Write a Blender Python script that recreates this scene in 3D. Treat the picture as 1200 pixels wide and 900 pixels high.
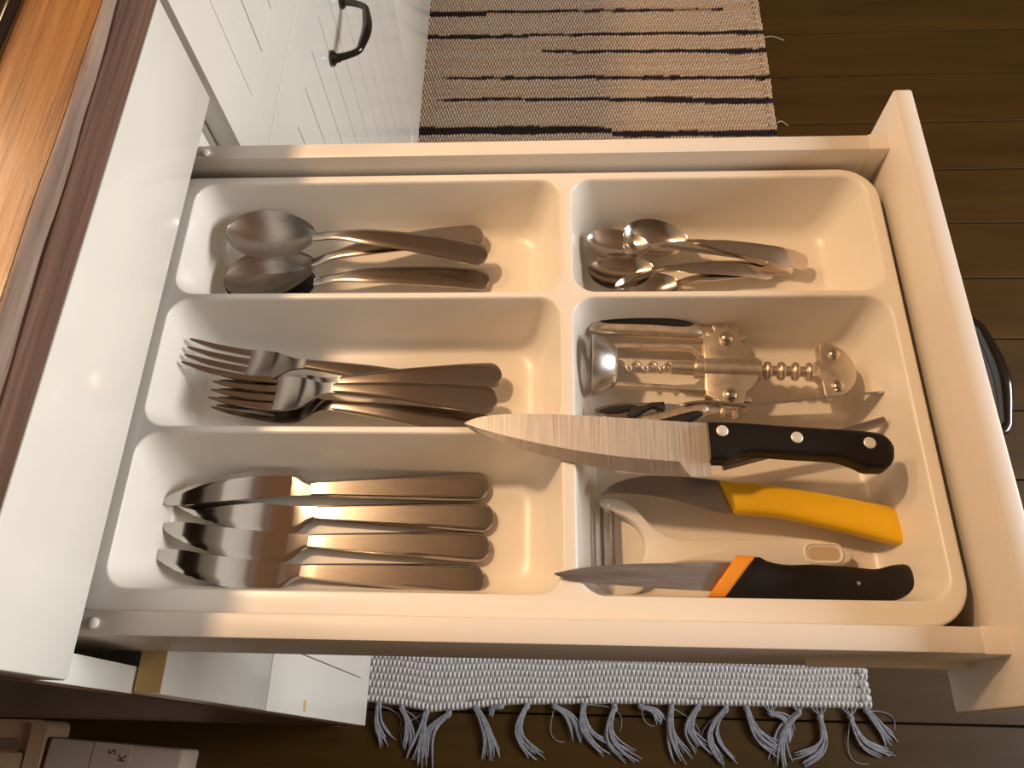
import bpy, bmesh, math, random
import numpy as np
from mathutils import Vector, Matrix, Euler

random.seed(7)
rng = np.random.default_rng(7)
for o in list(bpy.data.objects):
    bpy.data.objects.remove(o, do_unlink=True)
scene = bpy.context.scene
COL = scene.collection

# ------------------------------------------------------------------ camera
# x = out of the cabinets, y = along the row of cabinets, z = up, floor at z = 0, metres
cam_data = bpy.data.cameras.new('camera')
cam_data.sensor_width = 36.0
cam_data.lens = 913.36 * 36.0 / 1200.0
cam_data.shift_x = 14.9 / 1200.0
cam_data.shift_y = 1.72 / 1200.0
cam_data.clip_start = 0.02
cam = bpy.data.objects.new('camera', cam_data)
COL.objects.link(cam)
cam.matrix_world = Matrix(((0.99832716, -0.00167786, 0.05779329, 0.2439488),
                           (0.02610978, 0.90493364, -0.42475096, -0.0710111),
                           (-0.05158643, 0.42554939, 0.90346364, 1.2549377),
                           (0, 0, 0, 1)))
scene.camera = cam

# ------------------------------------------------------------------ light
scene.view_settings.view_transform = 'Standard'
scene.view_settings.look = 'None'
scene.view_settings.gamma = 1.0
scene.view_settings.use_curve_mapping = False
scene.view_settings.exposure = 0.22

world = bpy.data.worlds.new('daylight')
scene.world = world
world.use_nodes = True
bg = world.node_tree.nodes['Background']
bg.inputs['Color'].default_value = (0.72, 0.86, 1.0, 1)
bg.inputs['Strength'].default_value = 1.0


def area(name, loc, target, sx, sy, power, color):
    d = bpy.data.lights.new(name, 'AREA')
    d.shape = 'RECTANGLE'
    d.size, d.size_y = sx, sy
    d.energy = power
    d.color = color
    o = bpy.data.objects.new(name, d)
    COL.objects.link(o)
    o.location = loc
    o.rotation_euler = (Vector(target) - Vector(loc)).to_track_quat('-Z', 'Y').to_euler()
    return o


def bulb(name, loc, power, color, radius):
    d = bpy.data.lights.new(name, 'POINT')
    d.energy = power
    d.color = color
    d.shadow_soft_size = radius
    o = bpy.data.objects.new(name, d)
    COL.objects.link(o)
    o.location = loc
    return o


area('window_daylight', (2.70, 0.25, 1.45), (0.0, 0.25, 1.0), 1.2, 1.0, 62, (0.95, 0.96, 0.95))
WARM = (1.0, 0.64, 0.355)
lamp = area('ceiling_lamp_light', (-0.44, 0.54, 2.00), (-0.38, 0.50, 0.0), 0.12, 0.12, 13.0, WARM)
lamp.data.shape = 'DISK'
bulb('worktop_lamp_light', (-0.36, 0.50, 1.38), 4.6, WARM, 0.07)


# ------------------------------------------------------------------ materials
def nt(name):
    m = bpy.data.materials.new(name)
    m.use_nodes = True
    t = m.node_tree
    return m, t, t.nodes['Principled BSDF'], t.nodes.new, t.links.new


def plain(name, col, rough=0.4, metal=0.0, coat=0.0, var=0.04, scale=14.0, bump=0.0, bscale=200.0, spec=0.5):
    m, t, b, new, link = nt(name)
    tc = new('ShaderNodeTexCoord')
    n = new('ShaderNodeTexNoise')
    n.inputs['Scale'].default_value = scale
    n.inputs['Detail'].default_value = 4
    link(tc.outputs['Object'], n.inputs['Vector'])
    r = new('ShaderNodeValToRGB')
    r.color_ramp.elements[0].position = 0.3
    r.color_ramp.elements[1].position = 0.7
    r.color_ramp.elements[0].color = tuple(c * (1 - var) for c in col) + (1,)
    r.color_ramp.elements[1].color = tuple(min(1, c * (1 + var)) for c in col) + (1,)
    link(n.outputs['Fac'], r.inputs['Fac'])
    link(r.outputs['Color'], b.inputs['Base Color'])
    b.inputs['Roughness'].default_value = rough
    b.inputs['Metallic'].default_value = metal
    b.inputs['Coat Weight'].default_value = coat
    b.inputs['Specular IOR Level'].default_value = spec
    if bump > 0:
        n2 = new('ShaderNodeTexNoise')
        n2.inputs['Scale'].default_value = bscale
        link(tc.outputs['Object'], n2.inputs['Vector'])
        bp = new('ShaderNodeBump')
        bp.inputs['Strength'].default_value = bump
        bp.inputs['Distance'].default_value = 0.001
        link(n2.outputs['Fac'], bp.inputs['Height'])
        link(bp.outputs['Normal'], b.inputs['Normal'])
    return m


def steel(name, col=(0.62, 0.59, 0.56), rough=0.2, brush=None, bump=0.05, vary=1.0):
    """brush = scale vector of the brushed streaks"""
    m, t, b, new, link = nt(name)
    tc = new('ShaderNodeTexCoord')
    mp = new('ShaderNodeMapping')
    mp.inputs['Scale'].default_value = brush or (60, 60, 60)
    link(tc.outputs['Object'], mp.inputs['Vector'])
    n = new('ShaderNodeTexNoise')
    n.inputs['Scale'].default_value = 1.0
    n.inputs['Detail'].default_value = 5
    link(mp.outputs['Vector'], n.inputs['Vector'])
    mr = new('ShaderNodeMapRange')
    mr.inputs['To Min'].default_value = rough * (1 - 0.25 * vary)
    mr.inputs['To Max'].default_value = rough * (1 + 0.35 * vary)
    link(n.outputs['Fac'], mr.inputs['Value'])
    link(mr.outputs['Result'], b.inputs['Roughness'])
    r = new('ShaderNodeValToRGB')
    r.color_ramp.elements[0].position = 0.25
    r.color_ramp.elements[1].position = 0.75
    r.color_ramp.elements[0].color = tuple(c * (1 - 0.12 * vary) for c in col) + (1,)
    r.color_ramp.elements[1].color = tuple(min(1, c * (1 + 0.08 * vary)) for c in col) + (1,)
    link(n.outputs['Fac'], r.inputs['Fac'])
    link(r.outputs['Color'], b.inputs['Base Color'])
    b.inputs['Metallic'].default_value = 1.0
    bp = new('ShaderNodeBump')
    bp.inputs['Strength'].default_value = bump
    bp.inputs['Distance'].default_value = 0.0004
    link(n.outputs['Fac'], bp.inputs['Height'])
    link(bp.outputs['Normal'], b.inputs['Normal'])
    return m


def wood(name, c1, c2, stretch, rough, coat=0.0, bump=0.25, knots=False, contrast=(0.32, 0.68), spec=0.5):
    m, t, b, new, link = nt(name)
    tc = new('ShaderNodeTexCoord')
    oi = new('ShaderNodeObjectInfo')
    mul = new('ShaderNodeMath')
    mul.operation = 'MULTIPLY'
    mul.inputs[1].default_value = 37.0
    link(oi.outputs['Random'], mul.inputs[0])
    add = new('ShaderNodeVectorMath')
    add.operation = 'ADD'
    link(tc.outputs['Object'], add.inputs[0])
    link(mul.outputs[0], add.inputs[1])
    mp = new('ShaderNodeMapping')
    mp.inputs['Scale'].default_value = stretch
    link(add.outputs[0], mp.inputs['Vector'])
    n = new('ShaderNodeTexNoise')
    n.inputs['Scale'].default_value = 1.0
    n.inputs['Detail'].default_value = 8
    n.inputs['Roughness'].default_value = 0.62
    n.inputs['Distortion'].default_value = 0.35
    link(mp.outputs['Vector'], n.inputs['Vector'])
    r = new('ShaderNodeValToRGB')
    r.color_ramp.elements[0].position = contrast[0]
    r.color_ramp.elements[1].position = contrast[1]
    r.color_ramp.elements[0].color = c1 + (1,)
    r.color_ramp.elements[1].color = c2 + (1,)
    link(n.outputs['Fac'], r.inputs['Fac'])
    out = r.outputs['Color']
    if knots:
        v = new('ShaderNodeTexVoronoi')
        v.inputs['Scale'].default_value = 1.0
        mk = new('ShaderNodeMapping')
        mk.inputs['Scale'].default_value = (3.2, 6.5, 1)
        link(add.outputs[0], mk.inputs['Vector'])
        link(mk.outputs['Vector'], v.inputs['Vector'])
        kr = new('ShaderNodeValToRGB')
        kr.color_ramp.elements[0].position = 0.035
        kr.color_ramp.elements[1].position = 0.10
        kr.color_ramp.elements[0].color = (0.35, 0.3, 0.3, 1)
        kr.color_ramp.elements[1].color = (1, 1, 1, 1)
        link(v.outputs['Distance'], kr.inputs['Fac'])
        mx = new('ShaderNodeMix')
        mx.data_type = 'RGBA'
        mx.blend_type = 'MULTIPLY'
        mx.inputs['Factor'].default_value = 0.8
        link(out, mx.inputs['A'])
        link(kr.outputs['Color'], mx.inputs['B'])
        out = mx.outputs['Result']
    link(out, b.inputs['Base Color'])
    b.inputs['Roughness'].default_value = rough
    b.inputs['Coat Weight'].default_value = coat
    b.inputs['Coat Roughness'].default_value = 0.18
    b.inputs['Specular IOR Level'].default_value = spec
    bp = new('ShaderNodeBump')
    bp.inputs['Strength'].default_value = bump
    bp.inputs['Distance'].default_value = 0.001
    link(n.outputs['Fac'], bp.inputs['Height'])
    link(bp.outputs['Normal'], b.inputs['Normal'])
    return m


M = {}
M['paint'] = plain('white_cabinet_paint', (0.80, 0.77, 0.70), 0.22, coat=0.25, var=0.015)
M['drawer'] = plain('cream_drawer_laminate', (0.80, 0.74, 0.66), 0.42, var=0.015)
M['tray'] = plain('white_tray_plastic', (0.84, 0.79, 0.71), 0.32, var=0.012)
M['raw_edge'] = wood('raw_board_edge', (0.55, 0.36, 0.14), (0.66, 0.45, 0.20), (20, 20, 60), 0.7)
M['steel'] = steel('polished_steel', (0.58, 0.55, 0.52), 0.10, None, 0.01, 0.4)
M['bowl'] = steel('worn_bowl_steel', (0.60, 0.55, 0.50), 0.27, None, 0.01, 0.4)
M['satin'] = steel('satin_steel', (0.46, 0.41, 0.365), 0.21, (60, 700, 100), 0.012, 0.3)
M['teaspoon'] = steel('thin_polished_steel', (0.64, 0.58, 0.52), 0.16, None, 0.01, 0.4)
M['blade'] = steel('brushed_blade_steel', (0.80, 0.76, 0.72), 0.46, (1500, 25, 20), 0.08)
M['edge'] = steel('ground_edge_steel', (0.58, 0.54, 0.51), 0.30, (1700, 25, 20), 0.1)
M['dark_blade'] = steel('dark_blade_steel', (0.40, 0.36, 0.34), 0.34, (40, 500, 20), 0.15)
M['cast'] = steel('satin_nickel', (0.76, 0.66, 0.54), 0.40, (200, 200, 200), 0.08)
M['rivet'] = steel('rivet_nickel', (0.66, 0.58, 0.46), 0.18)
M['bell'] = steel('satin_bell_steel', (0.74, 0.72, 0.70), 0.30)
M['chrome'] = steel('chrome_plate', (0.70, 0.68, 0.66), 0.08)
M['aluminium'] = plain('aluminium_rivet', (0.86, 0.84, 0.80), 0.38, metal=0.35)
M['black'] = plain('black_plastic', (0.009, 0.006, 0.005), 0.48, var=0.2, bump=0.12, bscale=900, spec=0.3)
M['rubber'] = plain('black_rubber', (0.012, 0.009, 0.008), 0.6, var=0.2)
M['gloss_black'] = plain('black_glossy_metal', (0.012, 0.009, 0.008), 0.12, coat=0.5)
M['yellow'] = plain('yellow_plastic', (0.98, 0.58, 0.010), 0.45, var=0.03, bump=0.1, bscale=1500)
M['orange'] = plain('orange_plastic', (0.90, 0.33, 0.02), 0.45, var=0.03)
M['peeler'] = plain('ivory_plastic', (0.83, 0.78, 0.70), 0.35, var=0.01)
M['floor'] = wood('dark_stained_plank', (0.042, 0.020, 0.0030), (0.068, 0.034, 0.0058), (2.0, 20, 10), 0.45, bump=0.2, knots=True, spec=0.22)
M['subfloor'] = plain('dark_joint', (0.008, 0.005, 0.003), 0.9)
M['worktop'] = wood('varnished_pine', (0.120, 0.048, 0.010), (0.28, 0.128, 0.032), (260, 10, 60), 0.36, coat=0.3, bump=0.6)
M['worktop_edge'] = wood('weathered_edge_wood', (0.075, 0.034, 0.020), (0.21, 0.110, 0.070), (150, 6, 260), 0.7, bump=0.8)
M['worktop_chamfer'] = wood('grey_chamfer_wood', (0.16, 0.095, 0.065), (0.36, 0.26, 0.20), (160, 8, 160), 0.6, bump=0.6)
M['crack'] = plain('dark_crack', (0.012, 0.006, 0.004), 0.9)
M['yarn'] = plain('grey_blue_yarn', (0.25, 0.26, 0.30), 0.9, var=0.25, scale=160)
M['card'] = plain('white_cardboard', (0.47, 0.35, 0.28), 0.6, var=0.04)
M['container'] = plain('beige_container_plastic', (0.45, 0.29, 0.17), 0.5, var=0.03)
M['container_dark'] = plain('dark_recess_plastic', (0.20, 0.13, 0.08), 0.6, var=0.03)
M['ink'] = plain('black_ink', (0.02, 0.015, 0.015), 0.6)
M['wall'] = plain('cream_wall_paint', (0.42, 0.32, 0.22), 0.8, var=0.03)
M['ceiling'] = wood('brown_ceiling_board', (0.26, 0.165, 0.10), (0.36, 0.24, 0.15), (3, 40, 10), 0.6)
M['side_shade_sheet'] = wood('dark_side_shade', (0.050, 0.020, 0.010), (0.085, 0.038, 0.018), (60, 20, 4), 0.5)  # dark brown carries the shade of the unlit near cabinet side
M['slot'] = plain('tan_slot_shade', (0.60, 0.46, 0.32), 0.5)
M['runner'] = plain('grey_runner_metal', (0.45, 0.42, 0.38), 0.4, metal=0.7)


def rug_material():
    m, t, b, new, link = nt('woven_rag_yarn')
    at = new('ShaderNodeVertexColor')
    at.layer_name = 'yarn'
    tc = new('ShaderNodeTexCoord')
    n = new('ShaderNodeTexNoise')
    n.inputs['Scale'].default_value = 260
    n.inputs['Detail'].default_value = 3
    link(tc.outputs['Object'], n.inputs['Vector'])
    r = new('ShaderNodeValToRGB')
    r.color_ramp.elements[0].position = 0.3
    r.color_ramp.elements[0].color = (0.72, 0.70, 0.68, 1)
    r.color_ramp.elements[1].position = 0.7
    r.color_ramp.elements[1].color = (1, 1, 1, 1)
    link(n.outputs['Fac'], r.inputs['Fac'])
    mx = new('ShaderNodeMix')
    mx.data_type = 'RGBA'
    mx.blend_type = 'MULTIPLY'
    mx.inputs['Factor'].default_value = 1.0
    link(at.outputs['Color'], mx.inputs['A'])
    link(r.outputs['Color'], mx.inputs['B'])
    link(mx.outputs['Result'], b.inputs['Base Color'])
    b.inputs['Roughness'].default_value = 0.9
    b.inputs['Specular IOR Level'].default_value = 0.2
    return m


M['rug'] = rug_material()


# ------------------------------------------------------------------ helpers
def tag(o, label=None, cat=None, group=None, kind=None):
    if label: o['label'] = label
    if cat: o['category'] = cat
    if group: o['group'] = group
    if kind: o['kind'] = kind
    return o


def empty(name, loc, label, cat, group=None, rot=None):
    o = bpy.data.objects.new(name, None)
    o.empty_display_size = 0.03
    COL.objects.link(o)
    o.location = loc
    if rot is not None:
        o.rotation_euler = rot
    return tag(o, label, cat, group)


def origin_of(o):
    v = Vector((0, 0, 0))
    while o is not None:
        v += o.location
        o = o.parent
    return v


class MB:
    """collects shapes into one mesh"""
    def __init__(self):
        self.v, self.f, self.m = [], [], []

    def ring_loft(self, rings, cap0=True, cap1=True, closed=True, mi=0):
        b = len(self.v)
        n = len(rings[0])
        for r in rings:
            self.v += [tuple(p) for p in r]
        for i in range(len(rings) - 1):
            for k in range(n if closed else n - 1):
                k2 = (k + 1) % n
                self.f.append((b + i * n + k, b + i * n + k2, b + (i + 1) * n + k2, b + (i + 1) * n + k))
                self.m.append(mi)
        if cap0:
            self.f.append(tuple(b + k for k in reversed(range(n)))); self.m.append(mi)
        if cap1:
            self.f.append(tuple(b + (len(rings) - 1) * n + k for k in range(n))); self.m.append(mi)
        return self

    def box(self, x0, x1, y0, y1, z0, z1, bev=0.0, mi=0):
        if bev <= 0:
            return self.ring_loft([[(x0, y0, z), (x1, y0, z), (x1, y1, z), (x0, y1, z)] for z in (z0, z1)], mi=mi)
        bm = bmesh.new()
        bmesh.ops.create_cube(bm, size=1)
        for v in bm.verts:
            v.co = Vector((x0 + (v.co.x + .5) * (x1 - x0), y0 + (v.co.y + .5) * (y1 - y0), z0 + (v.co.z + .5) * (z1 - z0)))
        bmesh.ops.bevel(bm, geom=bm.edges[:], offset=bev, segments=2, affect='EDGES', profile=0.5)
        b = len(self.v)
        bm.verts.index_update()
        self.v += [tuple(v.co) for v in bm.verts]
        for f in bm.faces:
            self.f.append(tuple(b + v.index for v in f.verts)); self.m.append(mi)
        bm.free()
        return self

    def prism(self, outline, z0, z1, bev=0.0, mi=0, zoff=None):
        """outline: list of (x, y) counter-clockwise"""
        P = [Vector((p[0], p[1])) for p in outline]
        n = len(P)
        A = sum(P[i].x * P[(i + 1) % n].y - P[(i + 1) % n].x * P[i].y for i in range(n))
        if A < 0:
            P.reverse()

        def inset(d):
            out = []
            for i in range(n):
                t = (P[(i + 1) % n] - P[i - 1])
                if t.length < 1e-9: t = Vector((1, 0))
                t.normalize()
                out.append(P[i] + Vector((-t.y, t.x)) * d)
            return out
        zo = zoff or (lambda x, y: 0.0)
        if bev > 0:
            lv = [(bev, z0), (bev * .3, z0 + bev * .3), (0, z0 + bev), (0, z1 - bev), (bev * .3, z1 - bev * .3), (bev, z1)]
        else:
            lv = [(0, z0), (0, z1)]
        rings = [[(p.x, p.y, z + zo(p.x, p.y)) for p in inset(d)] for d, z in lv]
        return self.ring_loft(rings, mi=mi)

    def tube(self, pts, rad, n=8, mi=0, cap=True):
        pts = [Vector(p) for p in pts]
        rings = []
        up = Vector((0, 0, 1))
        for i, p in enumerate(pts):
            t = (pts[min(i + 1, len(pts) - 1)] - pts[max(i - 1, 0)])
            if t.length < 1e-9: t = Vector((1, 0, 0))
            t.normalize()
            a = t.cross(up)
            if a.length < 1e-3: a = t.cross(Vector((1, 0, 0)))
            a.normalize()
            b2 = a.cross(t)
            r = rad[i] if isinstance(rad, (list, tuple)) else rad
            rings.append([p + (a * math.cos(2 * math.pi * k / n) + b2 * math.sin(2 * math.pi * k / n)) * r for k in range(n)])
        return self.ring_loft(rings, cap, cap, mi=mi)

    def lathe(self, prof, org, axis=(1, 0, 0), n=32, mi=0, cap0=True, cap1=True, squash=1.0):
        ax = Vector(axis).normalized()
        a = ax.cross(Vector((0, 0, 1)))
        if a.length < 1e-3: a = Vector((1, 0, 0))
        a.normalize()
        b2 = ax.cross(a)
        org = Vector(org)
        rings = []
        for t, r in prof:
            rings.append([org + ax * t + (a * math.cos(2 * math.pi * k / n) + b2 * math.sin(2 * math.pi * k / n) * squash) * max(r, 1e-5) for k in range(n)])
        return self.ring_loft(rings, cap0, cap1, mi=mi)

    def sheet(self, us, vl, vr, zf, th, nv=9, mi=0):
        """thin shaped strip: us stations, vl/vr edges, zf(u, s) mid height, th(u, s) thickness, s in -1..1"""
        rings = []
        for u in us:
            a, b2 = vl(u), vr(u)
            top, bot = [], []
            for k in range(nv):
                s = -1 + 2 * k / (nv - 1)
                v = a + (b2 - a) * (s + 1) / 2
                z, t = zf(u, s), th(u, s)
                top.append((u, v, z + t / 2))
                bot.append((u, v, z - t / 2))
            rings.append(top + bot[::-1])
        return self.ring_loft(rings, mi=mi)

    def grip(self, us, vl, vr, zc, thick, n=20, power=2.6, mi=0):
        """solid handle with super-elliptic section"""
        rings = []
        for u in us:
            c, h = (vl(u) + vr(u)) / 2, abs(vr(u) - vl(u)) / 2
            t = thick(u) / 2
            r = []
            for k in range(n):
                a = 2 * math.pi * k / n
                ca, sa = math.cos(a), math.sin(a)
                r.append((u, c + h * math.copysign(abs(ca) ** (2 / power), ca), zc(u) + t * math.copysign(abs(sa) ** (2 / power), sa)))
            rings.append(r)
        return self.ring_loft(rings, mi=mi)

    def build(self, name, mats, parent=None, smooth=38, local=False, label=None):
        me = bpy.data.meshes.new(name)
        off = Vector((0, 0, 0))
        if parent is not None and not local:
            off = origin_of(parent)
        me.from_pydata([tuple(Vector(v) - off) for v in self.v], [], self.f)
        for m in (mats if isinstance(mats, (list, tuple)) else [mats]):
            me.materials.append(M[m])
        me.polygons.foreach_set('material_index', self.m)
        bm = bmesh.new()
        bm.from_mesh(me)
        bmesh.ops.recalc_face_normals(bm, faces=bm.faces[:])
        big = [f for f in bm.faces if len(f.verts) > 8]
        if big:
            bmesh.ops.triangulate(bm, faces=big, quad_method='BEAUTY', ngon_method='EAR_CLIP')
        bm.to_mesh(me)
        bm.free()
        if smooth:
            me.polygons.foreach_set('use_smooth', [True] * len(me.polygons))
            me.set_sharp_from_angle(angle=math.radians(smooth))
        me.update()
        o = bpy.data.objects.new(name, me)
        COL.objects.link(o)
        if parent is not None:
            o.parent = parent
        if label: o['label'] = label
        return o


def top_mesh(mb, name, mats, loc, label=None, cat=None, group=None, kind=None, smooth=38):
    """a top-level thing that is one mesh, with its origin at loc"""
    L = Vector(loc)
    mb.v = [tuple(Vector(v) - L) for v in mb.v]
    o = mb.build(name, mats, None, smooth)
    o.location = loc
    return tag(o, label, cat, group, kind)


def dup(root, label=None):
    def rec(o, par):
        c = o.copy()
        COL.objects.link(c)
        c.parent = par
        for ch in [k for k in KIDS(o)]:
            rec(ch, c)
        return c
    r = rec(root, None)
    if label: r['label'] = label
    return r


def KIDS(o):
    return list(o.children)


def cr(xs, ys):
    """smooth (Catmull-Rom) function through points"""
    xs = list(xs); ys = list(ys)
    n = len(xs)
    d = []
    for i in range(n):
        if i == 0: d.append((ys[1] - ys[0]) / (xs[1] - xs[0]))
        elif i == n - 1: d.append((ys[-1] - ys[-2]) / (xs[-1] - xs[-2]))
        else:
            a = (ys[i] - ys[i - 1]) / (xs[i] - xs[i - 1]); b = (ys[i + 1] - ys[i]) / (xs[i + 1] - xs[i])
            d.append(0 if a * b <= 0 else 2 * a * b / (a + b))

    def f(x):
        if x <= xs[0]: return ys[0]
        if x >= xs[-1]: return ys[-1]
        i = 0
        while x > xs[i + 1]: i += 1
        h = xs[i + 1] - xs[i]; t = (x - xs[i]) / h
        return ((2 * t ** 3 - 3 * t ** 2 + 1) * ys[i] + (t ** 3 - 2 * t ** 2 + t) * h * d[i]
                + (-2 * t ** 3 + 3 * t ** 2) * ys[i + 1] + (t ** 3 - t ** 2) * h * d[i + 1])
    return f


def closed_curve(pts, sub=6):
    P = [Vector(p) for p in pts]
    n = len(P)
    out = []
    for i in range(n):
        p0, p1, p2, p3 = P[i - 1], P[i], P[(i + 1) % n], P[(i + 2) % n]
        for k in range(sub):
            t = k / sub
            out.append(0.5 * ((2 * p1) + (p2 - p0) * t + (2 * p0 - 5 * p1 + 4 * p2 - p3) * t * t + (3 * p1 - p0 - 3 * p2 + p3) * t ** 3))
    return [(p.x, p.y) for p in out]


def rounded_rect(x0, x1, y0, y1, r, n=7):
    out = []
    for cx, cy, a0 in ((x1 - r, y1 - r, 0), (x0 + r, y1 - r, 90), (x0 + r, y0 + r, 180), (x1 - r, y0 + r, 270)):
        for k in range(n):
            a = math.radians(a0 + 90 * k / (n - 1))
            out.append((cx + r * math.cos(a), cy + r * math.sin(a)))
    return out


def lin(a, b, n):
    return [a + (b - a) * i / (n - 1) for i in range(n)]


# ------------------------------------------------------------------ the room
RX0, RX1, RY0, RY1, RZ = -0.66, 2.75, -2.60, 2.75, 2.42
fl = top_mesh(MB().box(RX0, RX1, RY0, RY1, -0.05, -0.018), 'floor', 'subfloor', (0, 0, -0.05), kind='structure',
              label='dark brown stained plank floor of the kitchen', smooth=0)
joints = [-0.0195, 0.1045, 0.228, 0.351, 0.4737, 0.6118, 0.7382, 0.8626, 0.9919, 1.1148, 1.2486]
while joints[0] > RY0: joints.insert(0, joints[0] - 0.126)
while joints[-1] < RY1: joints.append(joints[-1] + 0.127)
for a, b in zip(joints, joints[1:]):
    a, b = max(a, RY0), min(b, RY1)
    if b - a < 0.02: continue
    MB().box(RX0, RX1, a + 0.0012, b - 0.0012, -0.018, 0.0, 0.0012).build('plank', 'floor', fl, 0)

top_mesh(MB().box(RX0 - 0.1, RX0, RY0, RY1, 0, RZ), 'wall_left', 'wall', (RX0, 0, 0), 'cream painted wall behind the worktop', kind='structure', smooth=0)
top_mesh(MB().box(RX0, RX1, RY1, RY1 + 0.1, 0, RZ), 'wall_back', 'wall', (0, RY1, 0), 'cream painted wall at the far end of the kitchen', kind='structure', smooth=0)
top_mesh(MB().box(RX0, RX1, RY0 - 0.1, RY0, 0, RZ), 'wall_front', 'wall', (0, RY0, 0), 'cream painted wall behind the photographer', kind='structure', smooth=0)
WY0, WY1, WZ0, WZ1 = -0.37, 0.87, 0.92, 1.98
mb = MB()
mb.box(RX1, RX1 + 0.1, RY0, WY0, 0, RZ).box(RX1, RX1 + 0.1, WY1, RY1, 0, RZ)
mb.box(RX1, RX1 + 0.1, WY0, WY1, 0, WZ0).box(RX1, RX1 + 0.1, WY0, WY1, WZ1, RZ)
top_mesh(mb, 'wall_right', 'wall', (RX1, 0, 0), 'cream painted wall around the kitchen window', kind='structure', smooth=0)
mb = MB()
for a, b, c, d in ((WY0, WY1, WZ0, WZ0 + .05), (WY0, WY1, WZ1 - .05, WZ1), (WY0, WY0 + .05, WZ0, WZ1), (WY1 - .05, WY1, WZ0, WZ1)):
    mb.box(RX1 + .02, RX1 + .07, a, b, c, d)
mb.box(RX1 + .02, RX1 + .07, (WY0 + WY1) / 2 - .025, (WY0 + WY1) / 2 + .025, WZ0, WZ1)
top_mesh(mb, 'window_1', 'paint', (RX1, (WY0 + WY1) / 2, WZ0), 'white framed kitchen window opposite the cabinets', kind='structure', smooth=0)
top_mesh(MB().box(RX0, RX1, RY0, RY1, RZ, RZ + 0.05), 'ceiling', 'ceiling', (0, 0, RZ), 'brown boarded kitchen ceiling', kind='structure', smooth=0)

# ------------------------------------------------------------------ cabinets
FT = 0.018            # thickness of the fronts


def bow_handle(parent, x, y0, y1, z, reach=0.036):
    """black bow handle with flared feet, standing off the plane x"""
    mb = MB()
    n = 28
    pts, rad = [], []
    for i in range(n + 1):
        t = i / n
        y = y0 + (y1 - y0) * t
        s = min(t, 1 - t)
        k = min(1, s / 0.16)
        px = x + 0.004 + (reach - 0.010) * (1 - (1 - k) ** 2.2) + 0.006 * math.sin(math.pi * t) ** 2
        pts.append((px, y, z))
        rad.append(0.0038 + 0.0022 * math.sin(math.pi * t) ** 2 + 0.0012 * max(0, 1 - s / 0.05))
    mb.tube(pts, rad, 14)
    for y in (y0, y1):
        mb.lathe([(0.0, 0.0088), (0.0012, 0.0092), (0.003, 0.0085), (0.006, 0.0052), (0.010, 0.0046)], (x, y, z), (1, 0, 0), 20)
    return mb.build('handle', 'gloss_black', parent, 60, label='glossy black bow handle')


def beaded_front(cab, name, y0, y1, z0, z1, rail, grooves, top_rail=None, bottom_rail=None, rec=0.0002, bv=0.0003):
    """framed front: stiles and rails as one mesh, the beaded boards are pieces of it"""
    tr = top_rail or rail
    br = bottom_rail or rail
    mb = MB()
    st0 = grooves[0] - 0.0525
    if st0 < y0 + 0.012: st0 = y0 + 0.045
    gy0, gy1 = grooves[0], grooves[-1]
    mb.box(-FT, 0, y0, gy0, z0, z1, bv).box(-FT, 0, gy1, y1, z0, z1, bv)
    mb.box(-FT, 0, gy0 - .0004, gy1 + .0004, z1 - tr, z1, bv).box(-FT, 0, gy0 - .0004, gy1 + .0004, z0, z0 + br, bv)
    mb.box(-FT, -0.012, gy0 - .002, gy1 + .002, z0 + br - .002, z1 - tr + .002)
    fr = mb.build(name, 'paint', cab, 15)
    edges = [gy0 + .0004] + [g for g in grooves if gy0 + 0.008 < g < gy1 - 0.008] + [gy1 - .0004]
    for a, b in zip(edges, edges[1:]):
        MB().box(-0.013, -rec, a + 0.0009, b - 0.0009, z0 + br - .0002, z1 - tr + .0002, 0.0003).build('board', 'paint', fr, 15)
    return fr


def carcase(cab, y0, y1, z0=0.085, z1=0.9255, back=-0.60):
    MB().box(back, -0.0195, y0, y0 + 0.0165, z0, z1, 0.0006).build('side_panel', 'paint', cab, 30)
    MB().box(back, -0.0195, y1 - 0.0165, y1, z0, z1, 0.0006).build('side_panel', 'paint', cab, 30)
    MB().box(back, -0.0195, y0 + .0165, y1 - .0165, z0, z0 + 0.016).build('bottom_panel', 'paint', cab, 0)
    MB().box(back, back + 0.008, y0 + .0165, y1 - .0165, z0 + .016, z1).build('back_panel', 'paint', cab, 0)
    MB().box(-0.075, -0.060, y0, y1, 0.0, z0).build('toe_kick', 'paint', cab, 0)
    MB().box(back, back + .02, y0, y1, 0.0, z0).build('plinth', 'paint', cab, 0)


Y0, Y1 = -0.0441, 0.3557
near = empty('base_cabinet', (-0.3, (Y0 + Y1) / 2, 0.0), 'white base cabinet with its cutlery drawer pulled wide open', 'cabinet')
carcase(near, Y0 + 0.0003, Y1 - 0.0003)
MB().box(-0.60, -0.0200, Y0 - 0.0012, Y0 + 0.0002, 0.0855, 0.9250).build('side_shade_sheet', 'side_shade_sheet', near, 0, label='dark brown sheet standing in for shade on the cabinet side')  # thin sheet added over the white side panel, shade painted as dark brown
MB().box(-FT, 0.0, Y0, Y1, 0.8399, 0.9250, 0.0018).build('top_drawer_front', 'paint', near, 25, label='plain white closed drawer front above the open drawer')
mf = MB().box(-FT, 0.0, Y0, Y1, 0.5268, 0.7335, 0.0014).build('middle_drawer_front', 'paint', near, 25)
MB().box(-FT + .0004, -0.0006, Y0 + .001, Y1 - .001, 0.7332, 0.7341).build('raw_top_edge', 'raw_edge', mf, 0, label='bare tan board edge')
lf = beaded_front(near, 'lower_drawer_front', Y0, Y1, 0.1040, 0.5245, 0.050, [0.0122 + 0.0525 * k for k in range(7)], 0.055, 0.046)
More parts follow.
